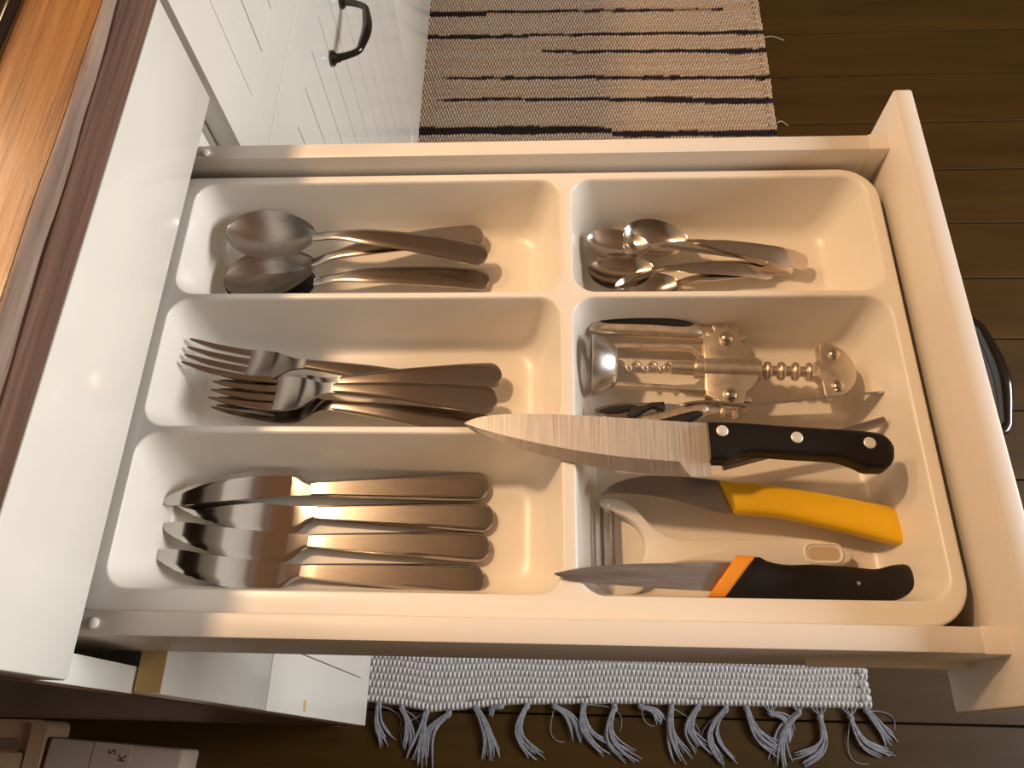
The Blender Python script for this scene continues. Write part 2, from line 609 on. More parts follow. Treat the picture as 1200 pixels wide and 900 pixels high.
MB().prism(closed_curve([(-0.0392, 0.4035), (-0.0300, 0.4040), (-0.0290, 0.4100), (-0.0315, 0.4125), (-0.0392, 0.4085)], 4), 0, 0.0004) \
    .build('paint_chip', 'raw_edge', lf, 0, local=True, label='tan chip in the white paint')
pc = lf.children[-1]
# stand the chip upright on the face of the front
pc.rotation_euler = Matrix(((0, 0, 1), (1, 0, 0), (0, 1, 0))).to_euler()
pc.location = Vector((0.0, 0, 0)) - origin_of(lf)

# --- the open drawer
XI, XO = 0.4872, 0.5004
ZS = 0.8147
dr = MB().box(-0.058, XI, -0.0052, 0.3225, 0.7385, 0.7445).build('drawer', 'raw_edge', near, 0, label='open cream drawer holding the cutlery tray')
for s, (a, b) in enumerate(((-0.0183, -0.0046), (0.3213, 0.3344))):
    MB().box(-0.062, XI + 0.0004, a, b, 0.7440 - (0.006 if s == 0 else 0.0), ZS, 0.0012).build('drawer_side', 'drawer', dr, 25)
MB().box(-0.062, -0.050, -0.0044, 0.3212, 0.7446, 0.798, 0.001).build('drawer_back', 'drawer', dr, 30)
MB().box(XI, XO, -0.0436, 0.3557, 0.7405, 0.8363, 0.0022).build('drawer_front', 'drawer', dr, 25)
for y in (0.3272, -0.0118):
    MB().lathe([(0, 0.0031), (0.0012, 0.0031), (0.0019, 0.0022), (0.0021, 0.0006)], (-0.0085, y, ZS), (0, 0, 1), 16).build('peg_cap', 'paint', dr, 50)
for a, b in ((-0.0186, -0.0042), (0.3210, 0.3347)):
    MB().box(XI - 0.013, XI + 0.0002, a, b, 0.775, ZS + 0.0004, 0.0008).build('corner_cap', 'runner' if False else 'drawer', dr, 30)
MB().box(0.395, 0.484, -0.0222, -0.0180, 0.7690, 0.7745, 0.0008).build('runner_lip', 'drawer', dr, 30)
bow_handle(dr, XO, 0.108, 0.204, 0.788)

# --- next cabinet along
FY0, FY1 = 0.3640, 1.0170
far = empty('base_cabinet', (-0.3, (FY0 + FY1) / 2, 0.0), 'white base cabinet with beaded fronts and black handle beside the rug', 'cabinet')
carcase(far, FY0 + 0.0003, FY1 - 0.0003)
gl = [0.4345 + 0.0525 * k for k in range(11)]
beaded_front(far, 'upper_drawer_front', FY0, FY1, 0.7345, 0.9250, 0.045, [g - 0.016 for g in gl], 0.030, 0.045)
ld = beaded_front(far, 'lower_front', FY0, FY1, 0.1040, 0.7322, 0.050, gl, 0.056, 0.050, 0.0014, 0.0012)
bow_handle(ld, 0.0, 0.643, 0.737, 0.617)

third = empty('base_cabinet', (-0.3, 1.34, 0.0), 'plain glossy white unit at the far end of the cabinets', 'cabinet')
carcase(third, 1.0205, 1.66)
MB().box(-FT, 0, 1.0205, 1.66, 0.1040, 0.9250, 0.0016).build('front_panel', 'paint', third, 25)

# --- worktop with a worn edge
ys = lin(-0.70, 1.70, 340)


def wob(y, a, f, p):
    return a * (math.sin(f * y + p) + 0.6 * math.sin(2.3 * f * y + 1.7 * p) + 0.35 * math.sin(5.1 * f * y + p * .4))


wt = MB()
WX0 = -0.655


def crack_z(y): return 0.9490 + 0.035 * min(max(y - 0.13, -0.1), 0.2) + wob(y, 0.0004, 17, 1.0) + 0.0003 * math.sin(60 * y)


def arris_x(y): return -0.0025 + wob(y, 0.0008, 13, 0.3)


wt.ring_loft([[(WX0, y, 0.926), (-0.012, y, 0.926), (-0.012, y, 0.955), (arris_x(y) - 0.0015, y, 0.9630), (arris_x(y) - 0.004, y, 0.9635), (WX0, y, 0.9635)] for y in ys])
wto = top_mesh(wt, 'worktop', 'worktop', (-0.3, 0.8, 0.926), 'varnished honey brown wooden worktop with a weathered dark edge', 'worktop', smooth=30)
e = MB()
e.ring_loft([[(-0.0118, y, 0.9262), (0.0, y, 0.9262), (0.0003 + wob(y, .0003, 40, 2), y, 0.938), (0.0, y, crack_z(y) - 0.0006), (-0.0035, y, crack_z(y) - 0.0001), (-0.0118, y, crack_z(y) - 0.0001)] for y in ys])
e.build('edge_board', 'worktop_edge', wto, 40, label='weathered brown front edge')
e = MB()
e.ring_loft([[(-0.0118, y, crack_z(y) + 0.0003), (-0.0035, y, crack_z(y) + 0.0003), (-0.0004 + wob(y, .0003, 31, 1), y, crack_z(y) + 0.0010), (-0.0007 + wob(y, .0004, 25, 3), y, 0.9585), (arris_x(y), y, 0.9622), (arris_x(y) - 0.0012, y, 0.9628), (-0.0118, y, 0.9552)] for y in ys])
e.build('arris_strip', 'worktop_chamfer', wto, 40, label='grey worn upper arris')

hob = empty('hob', (-0.30, 0.60, 0.9636), 'black edge of a hob in the top left corner of the worktop', 'hob')
MB().box(-0.56, -0.0535, 0.22, 0.98, 0.9636, 0.9690, 0.002).build('glass_plate', 'gloss_black', hob, 30)
MB().box(-0.0545, -0.0510, 0.218, 0.982, 0.9636, 0.9700, 0.001).build('rim_strip', 'gloss_black', hob, 30)

# ------------------------------------------------------------------ things on the floor beside the cabinet
bx = empty('storage_container', (-0.556, -0.098, 0.0), 'beige plastic container on the floor beside the cabinet', 'container')
mb = MB()
out = rounded_rect(-0.640, -0.4725, -0.150, -0.0470, 0.012)
inn = rounded_rect(-0.628, -0.4960, -0.142, -0.0500, 0.008)
mb.ring_loft([[(x, y, 0.0) for x, y in out], [(x, y, 0.058) for x, y in out], [(x * .998 - .0011, y, 0.060) for x, y in out],
              [(x, y, 0.060) for x, y in inn], [(x, y, 0.050) for x, y in inn]])
mb.build('body', 'container', bx, 30)
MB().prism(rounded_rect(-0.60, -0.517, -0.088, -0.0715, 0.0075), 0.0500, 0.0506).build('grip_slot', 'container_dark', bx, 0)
MB().prism(rounded_rect(-0.62, -0.499, -0.136, -0.0900, 0.006), 0.0501, 0.058, 0.002).build('raised_panel', 'container', bx, 30)

cx = empty('cardboard_box', (-0.366, -0.0745, 0.0), 'white cardboard box with black lettering on the floor beside the cabinet', 'box', rot=(0, 0, math.radians(-3.2)))
MB().prism(rounded_rect(-0.0985, 0.1005, -0.28, 0.0, 0.006), 0.0, 0.060, 0.004).build('carton', 'card', cx, 30, local=True)
MB().box(-0.030, 0.0255, -0.2795, -0.0008, 0.0600, 0.0608, 0.0003).build('lid_flap', 'card', cx, 0, local=True)


def lettering(txt, loc, size, rotz, parent):
    cu = bpy.data.curves.new('lettering', 'FONT')
    cu.body = txt
    cu.size = size
    cu.align_x = 'RIGHT'
    cu.extrude = 0.0001
    t = bpy.data.objects.new('lettering', cu)
    COL.objects.link(t)
    bpy.context.view_layer.update()
    me = bpy.data.meshes.new_from_object(t.evaluated_get(bpy.context.evaluated_depsgraph_get()))
    bpy.data.objects.remove(t, do_unlink=True)
    me.materials.clear()
    me.materials.append(M['ink'])
    o = bpy.data.objects.new('lettering', me)
    COL.objects.link(o)
    o.parent = parent
    o.location = loc
    o.rotation_euler = (0, 0, rotz)
    o['label'] = 'black letter ' + txt[-1] + ' printed sideways'
    return o


lettering('S', (0.0040, -0.0085, 0.0610), 0.0165, math.radians(84), cx)
lettering('K', (0.0205, -0.0135, 0.0610), 0.0165, math.radians(84), cx)

# ------------------------------------------------------------------ rug
rug = empty('rag_rug', (0.35, 0.8, 0.0), 'pale woven rag rug with dark stripes and grey knotted fringe', 'rug')
NX, NY, SX, SY = 116, 185, 4, 4
PX, PY = 0.0064, 0.0090
stripes = [([(-.03, 1.459, .008), (.111, 1.455, .008)]),
           ([(.111, 1.463, .0045), (.29, 1.458, .0045), (.438, 1.456, .0045), (.644, 1.451, .003)]),
           ([(-.03, 1.385, .0075), (.1, 1.383, .006), (.254, 1.383, .004), (.517, 1.380, .005), (.75, 1.375, .007)]),
           ([(.237, 1.335, .0045), (.309, 1.329, .0045), (.514, 1.326, .0055), (.648, 1.320, .0075), (.75, 1.319, .0085)]),
           ([(.02, 1.259, .002), (.104, 1.257, .0045), (.375, 1.251, .005), (.75, 1.239, .0065)]),
           ([(.008, 1.194, .002), (.106, 1.195, .0045), (.373, 1.188, .005), (.504, 1.183, .0085), (.75, 1.171, .0085)]),
           ([(-.03, 1.109, .011), (.293, 1.105, .011), (.383, 1.101, .008)]),
           ([(.383, 1.092, .0085), (.75, 1.086, .0085)]),
           ([(-.03, 0.93, .008), (.75, 0.92, .006)]), ([(-.03, 0.70, .006), (.5, 0.695, .008)]), ([(.2, 0.47, .006), (.75, 0.46, .008)]),
           ([(-.03, 1.54, .007), (.75, 1.53, .007)])]
ix = np.arange(NX * SX + 1) / SX
iy = np.arange(NY * SY + 1) / SY
GX, GY = np.meshgrid(ix, iy)
SH = 0.5 * (np.floor(GY + 1e-6) % 2)
fx = GX + SH - np.floor(GX + SH); fy = GY - np.floor(GY)
row = np.floor(GY + 1e-6)
rowr = rng.random(NY + 2)
bead = rng.random((NY + 2, NX + 2))
ci = np.clip(np.floor(GX + SH + 1e-6).astype(int), 0, NX); ri = np.clip(row.astype(int), 0, NY)
hx = np.sin(np.pi * fx); hy = np.sin(np.pi * fy)
prof = np.clip(hx, 0, 1) ** 0.4 * np.clip(hy, 0, 1) ** 0.6
H = 0.0035 + prof * (0.0050 + 0.0014 * bead[ri, ci])
yw = 0.0022 * np.sin(GX * 0.11 + 0.6) + 0.0016 * np.sin(GX * 0.23 + row * 0.13) + 0.0009 * np.sin(GX * 0.71 + row * 1.9)
edge = np.exp(-iy * PY / 0.05)[:, None]
endw = np.interp(GX * PX - 0.0165, [-0.02, 0.04, 0.08, 0.13, 0.20, 0.36, 0.72], [-0.008, -0.014, -0.021, -0.016, -0.008, -0.003, -0.001])
yw = yw * (1 - edge) + edge * endw
XX = -0.0225 + GX * PX + 0.004 * np.sin(GY * 0.05) * (GX / NX) + 0.0018 * (rowr[ri] - .5) * (np.abs(GX / NX - .5) > .495)
YY = 0.0 + GY * PY + yw
rim = (GX == 0) | (GX == ix[-1]) | (GY == 0) | (GY == iy[-1])
ZZ = np.where(rim, 0.0005, H)
big = (GX > NX - 2.2) & (GX < NX - 0.05)
ZZ = np.where(big & ~rim, ZZ + 0.003 * np.abs(np.sin(np.pi * GY * 0.5)), ZZ)
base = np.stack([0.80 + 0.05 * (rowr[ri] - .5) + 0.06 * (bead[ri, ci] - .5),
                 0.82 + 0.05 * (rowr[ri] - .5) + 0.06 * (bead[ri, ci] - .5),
                 0.86 + 0.05 * (rowr[ri] - .5) + 0.06 * (bead[ri, ci] - .5)], -1)  # bluish white: cool daylight on the near rug is put into the yarn
tan = np.clip((YY - 0.35) / 0.3, 0, 1)[..., None]  # tan blend paints the warm lamplight into the far yarn
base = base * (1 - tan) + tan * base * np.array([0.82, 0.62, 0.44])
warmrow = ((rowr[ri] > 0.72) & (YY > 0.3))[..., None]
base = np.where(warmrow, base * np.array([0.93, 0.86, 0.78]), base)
XC = -0.0225 + (ci + .5) * PX
YC = (ri + .5) * PY
dark = np.zeros(GX.shape, bool)
for pl in stripes:
    xs_, ys_, hs_ = zip(*pl)
    yc = np.interp(XX, xs_, ys_); hh = np.interp(XX, xs_, hs_)
    dark |= (np.abs(YY - yc) < hh) & (XX >= xs_[0]) & (XX <= xs_[-1])
colr = np.where(dark[..., None], np.array([0.030, 0.020, 0.020]), base)
# yarn between beads (the warp) shows grey brown
warp = (hy < 0.30)[..., None]
colr = np.where(warp & ~dark[..., None], colr * np.array([0.62, 0.58, 0.55]), colr)
nvx, nvy = len(ix), len(iy)
co = np.stack([XX, YY, ZZ], -1).reshape(-1, 3) - np.array([0.35, 0.8, 0.0])
idx = np.arange(nvx * nvy).reshape(nvy, nvx)
quads = np.stack([idx[:-1, :-1], idx[:-1, 1:], idx[1:, 1:], idx[1:, :-1]], -1).reshape(-1, 4)
me = bpy.data.meshes.new('woven_body')
me.vertices.add(len(co)); me.vertices.foreach_set('co', co.astype(np.float32).ravel())
me.loops.add(quads.size); me.loops.foreach_set('vertex_index', quads.astype(np.int32).ravel())
me.polygons.add(len(quads))
me.polygons.foreach_set('loop_start', (np.arange(len(quads)) * 4).astype(np.int32))
me.polygons.foreach_set('use_smooth', np.ones(len(quads), bool))
me.update(calc_edges=True)
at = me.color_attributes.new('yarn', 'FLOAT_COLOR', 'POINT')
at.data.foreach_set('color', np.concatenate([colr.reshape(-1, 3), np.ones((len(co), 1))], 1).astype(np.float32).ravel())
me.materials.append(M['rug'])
wb = bpy.data.objects.new('woven_body', me)
COL.objects.link(wb)
wb.parent = rug
wb['kind'] = 'stuff'

knots = [(-0.003, -0.013), (0.032, -0.016), (0.07, -0.021), (0.103, -0.023), (0.143, -0.013), (0.18, -0.011), (0.219, -0.008), (0.26, -0.009), (0.302, -0.005), (0.348, -0.008), (0.387, -0.007),
         (0.431, -0.006), (0.47, -0.004), (0.51, -0.006), (0.54, -0.006), (0.574, -0.011), (0.614, -0.009), (0.644, -0.014), (0.687, -0.013), (0.711, -0.004)]
ends = [(0.016, -0.066), (0.049, -0.07), (0.057, -0.088), (0.07, -0.093), (0.168, -0.081), (0.163, -0.022), (0.231, -0.082), (0.298, -0.052), (0.339, -0.068), (0.373, -0.08), (0.418, -0.028),
        (0.443, -0.078), (0.473, -0.068), (0.506, -0.084), (0.583, -0.064), (0.602, -0.043), (0.578, -0.078), (0.608, -0.077), (0.736, -0.064), (0.74, -0.047)]
for (kx, ky), (ex, ey) in zip(knots, ends):
    mb = MB()
    K, Ev = Vector((kx, ky, 0.0048)), Vector((ex, ey, 0.002))
    d = Ev - K
    side = Vector((-d.y, d.x, 0))
    # cords that come out of the weave into the knot
    for s in (-1, -0.4, 0.4, 1):
        mb.tube([(kx + s * 0.010, ky + 0.012, 0.0055), (kx + s * 0.004, ky + 0.005, 0.0056), (kx, ky, 0.0048)], 0.0010, 5)
    dn = d.normalized()
    mb.lathe([(-0.0052, 0.0012), (-0.0042, 0.0032), (-0.0015, 0.0042), (0.0018, 0.0041), (0.0048, 0.0030), (0.0062, 0.0014)], K, dn, 12)
    # thick cords, then splayed ends
    bow = random.uniform(-0.30, 0.30)
    for j in range(12):
        a = random.uniform(-1, 1)
        ln = random.uniform(0.80, 1.06)
        spread = a * 0.17
        pts = []
        for q in range(9):
            t = q / 8
            p = K + d * t * ln + side * (bow * math.sin(math.pi * t) + spread * t ** 1.5 + 0.028 * math.sin(6 * t + j * 1.7) * t)
            tight = 0.0030 * (1 - 0.3 * t)
            p += side.normalized() * a * tight + Vector((0, 0, 0.0002 + abs(math.sin(j * 2.1)) * 0.0032 * (1 - 0.6 * t)))
            p.z = max(p.z, 0.0012)
            pts.append(p)
        mb.tube(pts, [0.0016] * 7 + [0.0013, 0.0006], 5)
    if random.random() < 0.5:      # one stray thread
        w = random.choice((-1, 1)) * random.uniform(0.3, 0.6)
        mb.tube([K + d * t * 0.8 + side * w * math.sin(2.4 * t) + Vector((0, 0, 0.001)) * (1 - t) - Vector((0, 0, 0.0032)) * t for t in lin(0, 1, 9)], 0.0007, 5)
    mb.build('tassel', 'yarn', rug, 60)
# loose threads on the right selvedge
for y, sx in ((1.36, 0.045), (1.115, 0.022)):
    MB().tube([(0.722 + sx * t, y + 0.006 * math.sin(4 * t), 0.004 * (1 - t) + 0.0012) for t in lin(0, 1, 7)], 0.0011, 5).build('loose_thread', 'card', rug, 60)

# ------------------------------------------------------------------ cutlery tray
TF = 0.748        # floor of the compartments
TR = 0.800        # rim
bm = bmesh.new()
comps = [(-0.0175, 0.2562, 0.2128, 0.3110), (-0.0175, 0.2562, 0.1130, 0.2104), (-0.0175, 0.2562, 0.0095, 0.1106),
         (0.2620, 0.4735, 0.2128, 0.3110), (0.2620, 0.4735, 0.0095, 0.2104)]
profile = [(0.0, 0.8000), (0.0004, 0.7999), (0.0009, 0.7995), (0.0013, 0.7988), (0.0017, 0.7970), (0.0030, 0.7890), (0.0054, 0.7765), (0.0076, 0.7650),
           (0.0093, 0.7585), (0.0112, 0.7538), (0.0135, 0.7506), (0.0162, 0.7488), (0.0195, 0.7481), (0.0230, 0.7480)]
edges_fill = []
for (x0, x1, y0, y1) in comps:
    prev = None
    for d, z in profile:
        dx = d * 1.25
        ring = [bm.verts.new((x, y, z)) for x, y in rounded_rect(x0 + d * (0.75 if x0 < 0 else 1.1), x1 - d * 1.35, y0 + d, y1 - d, 0.0155 + d * 0.12, 9)]
        if prev:
            for k in range(len(ring)):
                bm.faces.new((prev[k], prev[(k + 1) % len(ring)], ring[(k + 1) % len(ring)], ring[k]))
        else:
            edges_fill += [bm.edges.new((ring[k], ring[(k + 1) % len(ring)])) for k in range(len(ring))]
        prev = ring
    bm.faces.new(prev)
outer = None
for d, z in ((0.0, 0.8000), (0.0009, 0.7997), (0.0017, 0.7989), (0.0020, 0.7978), (0.0021, 0.7930)):
    ring = [bm.verts.new((x, y, z)) for x, y in rounded_rect(-0.0430 - d, 0.4790 + d, -0.0016 - d, 0.3150 + d, 0.0245 + d, 10)]
    if outer:
        for k in range(len(ring)):
            bm.faces.new((outer[k], ring[k], ring[(k + 1) % len(ring)], outer[(k + 1) % len(ring)]))
    else:
        edges_fill += [bm.edges.new((ring[k], ring[(k + 1) % len(ring)])) for k in range(len(ring))]
    outer = ring
bmesh.ops.triangle_fill(bm, use_beauty=True, use_dissolve=False, edges=edges_fill, normal=(0, 0, 1))
bmesh.ops.recalc_face_normals(bm, faces=bm.faces[:])
up = [f for f in bm.faces if abs(f.normal.z) > .99 and f.calc_center_median().z > .7999]
if up and up[0].normal.z < 0:
    bmesh.ops.reverse_faces(bm, faces=bm.faces[:])
L = Vector((0.2265, 0.1585, 0.7448))
for v in bm.verts: v.co -= L
me = bpy.data.meshes.new('cutlery_tray')
bm.to_mesh(me); bm.free()
me.materials.append(M['tray'])
me.polygons.foreach_set('use_smooth', [True] * len(me.polygons))
me.set_sharp_from_angle(angle=math.radians(40))
tray = bpy.data.objects.new('cutlery_tray', me)
COL.objects.link(tray)
tray.location = L
so = tray.modifiers.new('wall_thickness', 'SOLIDIFY')
so.thickness = 0.0028
so.offset = -1.0
tag(tray, 'white moulded plastic cutlery tray with five compartments in the drawer', 'cutlery tray')


# ------------------------------------------------------------------ cutlery
def place(root, tip, end, roll=0.0):
    """lay a piece of cutlery with its head tip and handle end at two points"""
    t, e_ = Vector(tip), Vector(end)
    x = (e_ - t).normalized()
    y = Vector((0, 0, 1)).cross(x).normalized()
    z = x.cross(y)
    m = Matrix((x, y, z)).transposed() @ Matrix.Rotation(roll, 3, 'X')
    root.location = t
    root.rotation_euler = m.to_euler()
    return root


def round_end(w, L, r):
    """half width function closed by a rounded end"""
    def f(u):
        k = w(u)
        if u > L - r:
            q = min(1.0, (u - (L - r)) / r)
            k *= math.sqrt(max(0.0, 1 - q ** 2.3)) * 0.985 + 0.015
        return k
    return f


def end_stations(a, L, r, n=14, m=9):
    return lin(a, L - r, n) + [L - r + r * math.sin(math.pi / 2 * k / m) for k in range(1, m + 1)]


def make_spoon(name, L, BL, BW, depth, mat, hmat, w0, w1, label, cat, group, arch=0.010, th=0.0016):
    root = empty(name, (0, 0, 0), label, cat, group)
    neck = BL + 0.004
    hz = cr([0, BL * .25, BL * .7, BL, neck + 0.006, L * .52, L * .8, L], [depth + 0.0025, depth + 0.0012, depth + 0.0002, depth + 0.0012, depth + 0.0040, depth + arch * .62, depth * .7 + 0.004, 0.0022])

    def bw(u):
        s = min(max(u / BL, 0.0), 1.0)
        if s < 0.45:
            return max(BW * math.sqrt(max(0.0, 1 - ((0.45 - s) / 0.45) ** 2)), 0.0006)
        return w0 + (BW - w0) * max(0.0, 1 - ((s - 0.45) / 0.55) ** 2) ** 0.78

    def bz(u, s):
        q = min(max(u / BL, 0), 1)
        env = max(0.0, 1 - ((q - 0.45) / (0.45 if q < 0.45 else 0.55)) ** 2)
        return hz(u) - depth * env ** 0.85 * (1 - s * s)
    us = [BL * 0.5 * (1 - math.cos(math.pi * k / 30)) for k in range(30)] + [BL * .995]
    us[0] = 0.0002
    MB().sheet(us, lambda u: -bw(u), bw, bz, lambda u, s: th * (0.55 if abs(s) > .99 else 1), 15).build('bowl', mat, root, 50, local=True)
    hw = round_end(cr([BL * .97, neck + 0.008, L * .55, L * .8, L], [w0, w0 * 0.95, w0 + (w1 - w0) * .45, w1 * .88, w1]), L, w1 * 0.9)
    MB().sheet(end_stations(BL * .97, L, w1 * .9, 22), lambda u: -hw(u), hw, lambda u, s: hz(u) + 0.0002 * (1 - s * s),
               lambda u, s: th * (1.35 if u < L * .6 else 1.2) * (0.6 if abs(s) > .99 else 1.0), 9).build('handle', hmat, root, 45, local=True)
    return root


G1 = 'tablespoons in the tray'
sp = make_spoon('tablespoon', 0.201, 0.070, 0.0218, 0.0100, 'bowl', 'satin', 0.0036, 0.0098, 'tablespoon lying uppermost, nearest the back of the drawer, handle on the others', 'spoon', G1)
place(sp, (0.0010, 0.2850, 0.7650), (0.1975, 0.2668, 0.7640))
s2 = dup(sp, 'middle tablespoon, its handle slanting back under the uppermost tablespoon')
place(s2, (0.0003, 0.2476, 0.7515), (0.1885, 0.2905, 0.7555))
s3 = dup(sp, 'tablespoon nested lowest, handle parallel to the compartment divider')
place(s3, (0.0012, 0.2452, 0.7488), (0.1995, 0.2545, 0.7495))

G2 = 'teaspoons in the tray'
ts = make_spoon('teaspoon', 0.1375, 0.049, 0.0157, 0.0075, 'teaspoon', 'teaspoon', 0.0027, 0.0072, 'teaspoon on top of the small pile, bowl farthest back', 'spoon', G2, 0.006, 0.0011)
place(ts, (0.3035, 0.2875, 0.7570), (0.4395, 0.2618, 0.7585), math.radians(7))
t2 = dup(ts, 'teaspoon lying tilted on edge with its bowl farthest left in the pile')
place(t2, (0.2735, 0.2765, 0.7585), (0.4085, 0.2670, 0.7555), math.radians(-8))
t3 = dup(ts, 'teaspoon in the middle of the pile, handle stopping short of the others')
place(t3, (0.2765, 0.2565, 0.7520), (0.4120, 0.2575, 0.7530), math.radians(2))
t4 = dup(ts, 'teaspoon lowest in the pile, bowl half hidden by the divider')
place(t4, (0.2955, 0.2375, 0.7483), (0.4305, 0.2650, 0.7488))


def make_fork(label, group):
    root = empty('table_fork', (0, 0, 0), label, 'fork', group)
    L = 0.1985
    zc = cr([0, 0.018, 0.045, 0.060, 0.076, 0.088, 0.12, 0.165, L], [0.0145, 0.0072, 0.0032, 0.0055, 0.0125, 0.0155, 0.0145, 0.0085, 0.0022])
    TRT = 0.0425
    hw = cr([TRT, 0.050, 0.060, 0.070, 0.078, 0.086], [0.0126, 0.0128, 0.0118, 0.0075, 0.0044, 0.0036])
    MB().sheet(lin(TRT - .0005, 0.088, 26), lambda u: -hw(u), hw, lambda u, s: zc(u) - 0.0016 * (1 - s * s) * (1 if u < .06 else max(0, (0.078 - u) / 0.018)),
               lambda u, s: 0.0018, 11).build('head', 'satin', root, 45, local=True)
    for k in range(4):
        c = -0.0126 + 0.00235 + k * (0.0252 - 0.0047) / 3

        def cc(u, c=c): return c * (0.93 + 0.07 * u / TRT)
        tw = cr([0, 0.003, 0.012, 0.03, TRT, 0.05], [0.0005, 0.0011, 0.0017, 0.0021, 0.00235, 0.00235])
        MB().sheet(lin(0, TRT, 16), lambda u: cc(u) - tw(u), lambda u: cc(u) + tw(u),
                   lambda u, s, c=c: zc(u) - 0.0016 * (1 - (c / 0.0126) ** 2), lambda u, s: 0.0018 * (0.6 + 0.4 * min(1, u / 0.015)), 5).build('tine', 'satin', root, 45, local=True)
    w = round_end(cr([0.086, 0.10, 0.14, 0.18, L], [0.0036, 0.0042, 0.0068, 0.0093, 0.0100]), L, 0.009)
    MB().sheet(end_stations(0.0865, L, 0.009, 20), lambda u: -w(u), w, lambda u, s: zc(u) + 0.0002 * (1 - s * s),
               lambda u, s: 0.0023 * (0.6 if abs(s) > .99 else 1), 9).build('handle', 'satin', root, 45, local=True)
    return root


G3 = 'table forks in the tray'
f1 = make_fork('table fork farthest back, head apart from the other forks', G3)
place(f1, (-0.0105, 0.1790, 0.7650), (0.1845, 0.1600, 0.7495), math.radians(-4))
f2 = dup(f1, 'table fork lying on top with its whole head showing')
place(f2, (0.0135, 0.1535, 0.7635), (0.2085, 0.1468, 0.7640))
f3 = dup(f1, 'table fork with head under the top fork, handle end farthest back')
place(f3, (0.0165, 0.1500, 0.7575), (0.2105, 0.1685, 0.7590))
f4 = dup(f1, 'lowest table fork, handle running under the big kitchen knife tip')
place(f4, (0.0115, 0.1522, 0.7500), (0.2075, 0.1310, 0.7530))


def make_table_knife(label, group, flip):
    root = empty('table_knife', (0, 0, 0), label, 'knife', group)
    L = 0.2195
    sg = -1 if flip else 1
    a = cr([0, 0.001, 0.004, 0.016, 0.032, 0.064, 0.088, 0.1005], [0.0046, 0.0056, 0.0072, 0.0076, 0.0062, 0.0042, 0.0032, 0.0032])
    b = cr([0, 0.001, 0.004, 0.025, 0.047, 0.069, 0.083, 0.089, 0.095, 0.1005], [0.0042, 0.0030, 0.0004, -0.0082, -0.0133, -0.0160, -0.0163, -0.0142, -0.0086, -0.0056])
    us = [0.0, 0.0005, 0.001, 0.0022] + lin(0.004, 0.083, 26) + lin(0.085, 0.1005, 10)

    def bb(u):
        return b(u) + (0.0003 * math.sin(u * 5200) if 0.008 < u < 0.060 else 0)
    mb = MB()
    mb.sheet(us, (lambda u: bb(u)) if not flip else (lambda u: -a(u)), (lambda u: a(u)) if not flip else (lambda u: -bb(u)),
             lambda u, s: 0.0034 + 0.0011 * math.sin(math.pi * u / 0.1),
             lambda u, s: max(0.0004, (0.0014 + 0.0022 * max(0, (u - .085) / .015)) * (0.3 + 0.7 * min(1, (1 + sg * s) * 2.5))), 11)
    mb.build('blade', 'steel', root, 40, local=True)
    w = round_end(cr([0.099, 0.106, 0.13, 0.17, 0.207, L], [0.0044, 0.0050, 0.0064, 0.0083, 0.0097, 0.0098]), L, 0.009)
    t = cr([0.099, 0.108, 0.15, 0.205, L], [0.0042, 0.0060, 0.0066, 0.0058, 0.0046])
    mid = lambda u: (-1.0 if not flip else 1.0) * max(0.0, 0.0012 * (1 - (u - 0.0995) / 0.08))
    MB().sheet(end_stations(0.0998, L, 0.009, 20), lambda u: mid(u) - w(u), lambda u: mid(u) + w(u), lambda u, q: 0.0034,
              lambda u, q: t(u) * (0.5 if abs(q) > .99 else 0.86 if abs(q) > .87 else 1.0) * (1 if u < L - .009 else 0.6 + 0.4 * w(u) / 0.0098), 17).build('handle', 'satin', root, 24, local=True)
    return root


G4 = 'table knives in the tray'
k1 = make_table_knife('table knife farthest back in its compartment, serrated edge turned away', G4, True)
place(k1, (-0.0125, 0.0792, 0.7575), (0.2030, 0.0900, 0.7486))
k4 = make_table_knife('table knife closest to the front rim of the tray', G4, False)
place(k4, (-0.0130, 0.0366, 0.7530), (0.2030, 0.0270, 0.7484))
k3 = dup(k4, 'third table knife from the back, between two others with whole blade showing')
place(k3, (-0.0105, 0.0546, 0.7530), (0.2040, 0.0484, 0.7484))
k2 = dup(k4, 'table knife with its blade partly covered by the farthest one')
place(k2, (-0.0085, 0.0735, 0.7500), (0.2060, 0.0683, 0.7482))

# ------------------------------------------------------------------ kitchen knives
def zlin(x0, z0, x1, z1):
    return lambda x: z0 + (z1 - z0) * (x - x0) / (x1 - x0)


# big kitchen knife, lying across the divider
ck = empty('kitchen_knife', (0.32, 0.10, 0.790), 'large kitchen knife with broad steel blade and black riveted handle', 'knife')
zk = zlin(0.194, 0.8030, 0.455, 0.7975)
spine = cr([0.1938, 0.200, 0.212, 0.232, 0.262, 0.300, 0.3450], [0.1152, 0.1180, 0.1206, 0.1219, 0.1212, 0.1193, 0.1167])
edge_ = cr([0.1938, 0.204, 0.224, 0.250, 0.276, 0.305, 0.3335, 0.3450], [0.1145, 0.1085, 0.1003, 0.0927, 0.0873, 0.0837, 0.0821, 0.0820])
bevl = lambda u: edge_(u) + (spine(u) - edge_(u)) * 0.26 if u < 0.326 else edge_(u) + (spine(u) - edge_(u)) * 0.26 * max(0.0, 1 - (u - 0.326) / 0.006)
us = [0.1938, 0.1945, 0.196] + lin(0.198, 0.326, 42) + [0.328, 0.330, 0.332]
MB().sheet(us + [0.336, 0.3448], lambda u: bevl(u) if u < 0.3335 else edge_(u), spine, lambda u, s: zk(u), lambda u, s: 0.0016 + 0.0006 * (s + 1) / 2, 7).build('blade', 'blade', ck, 30)
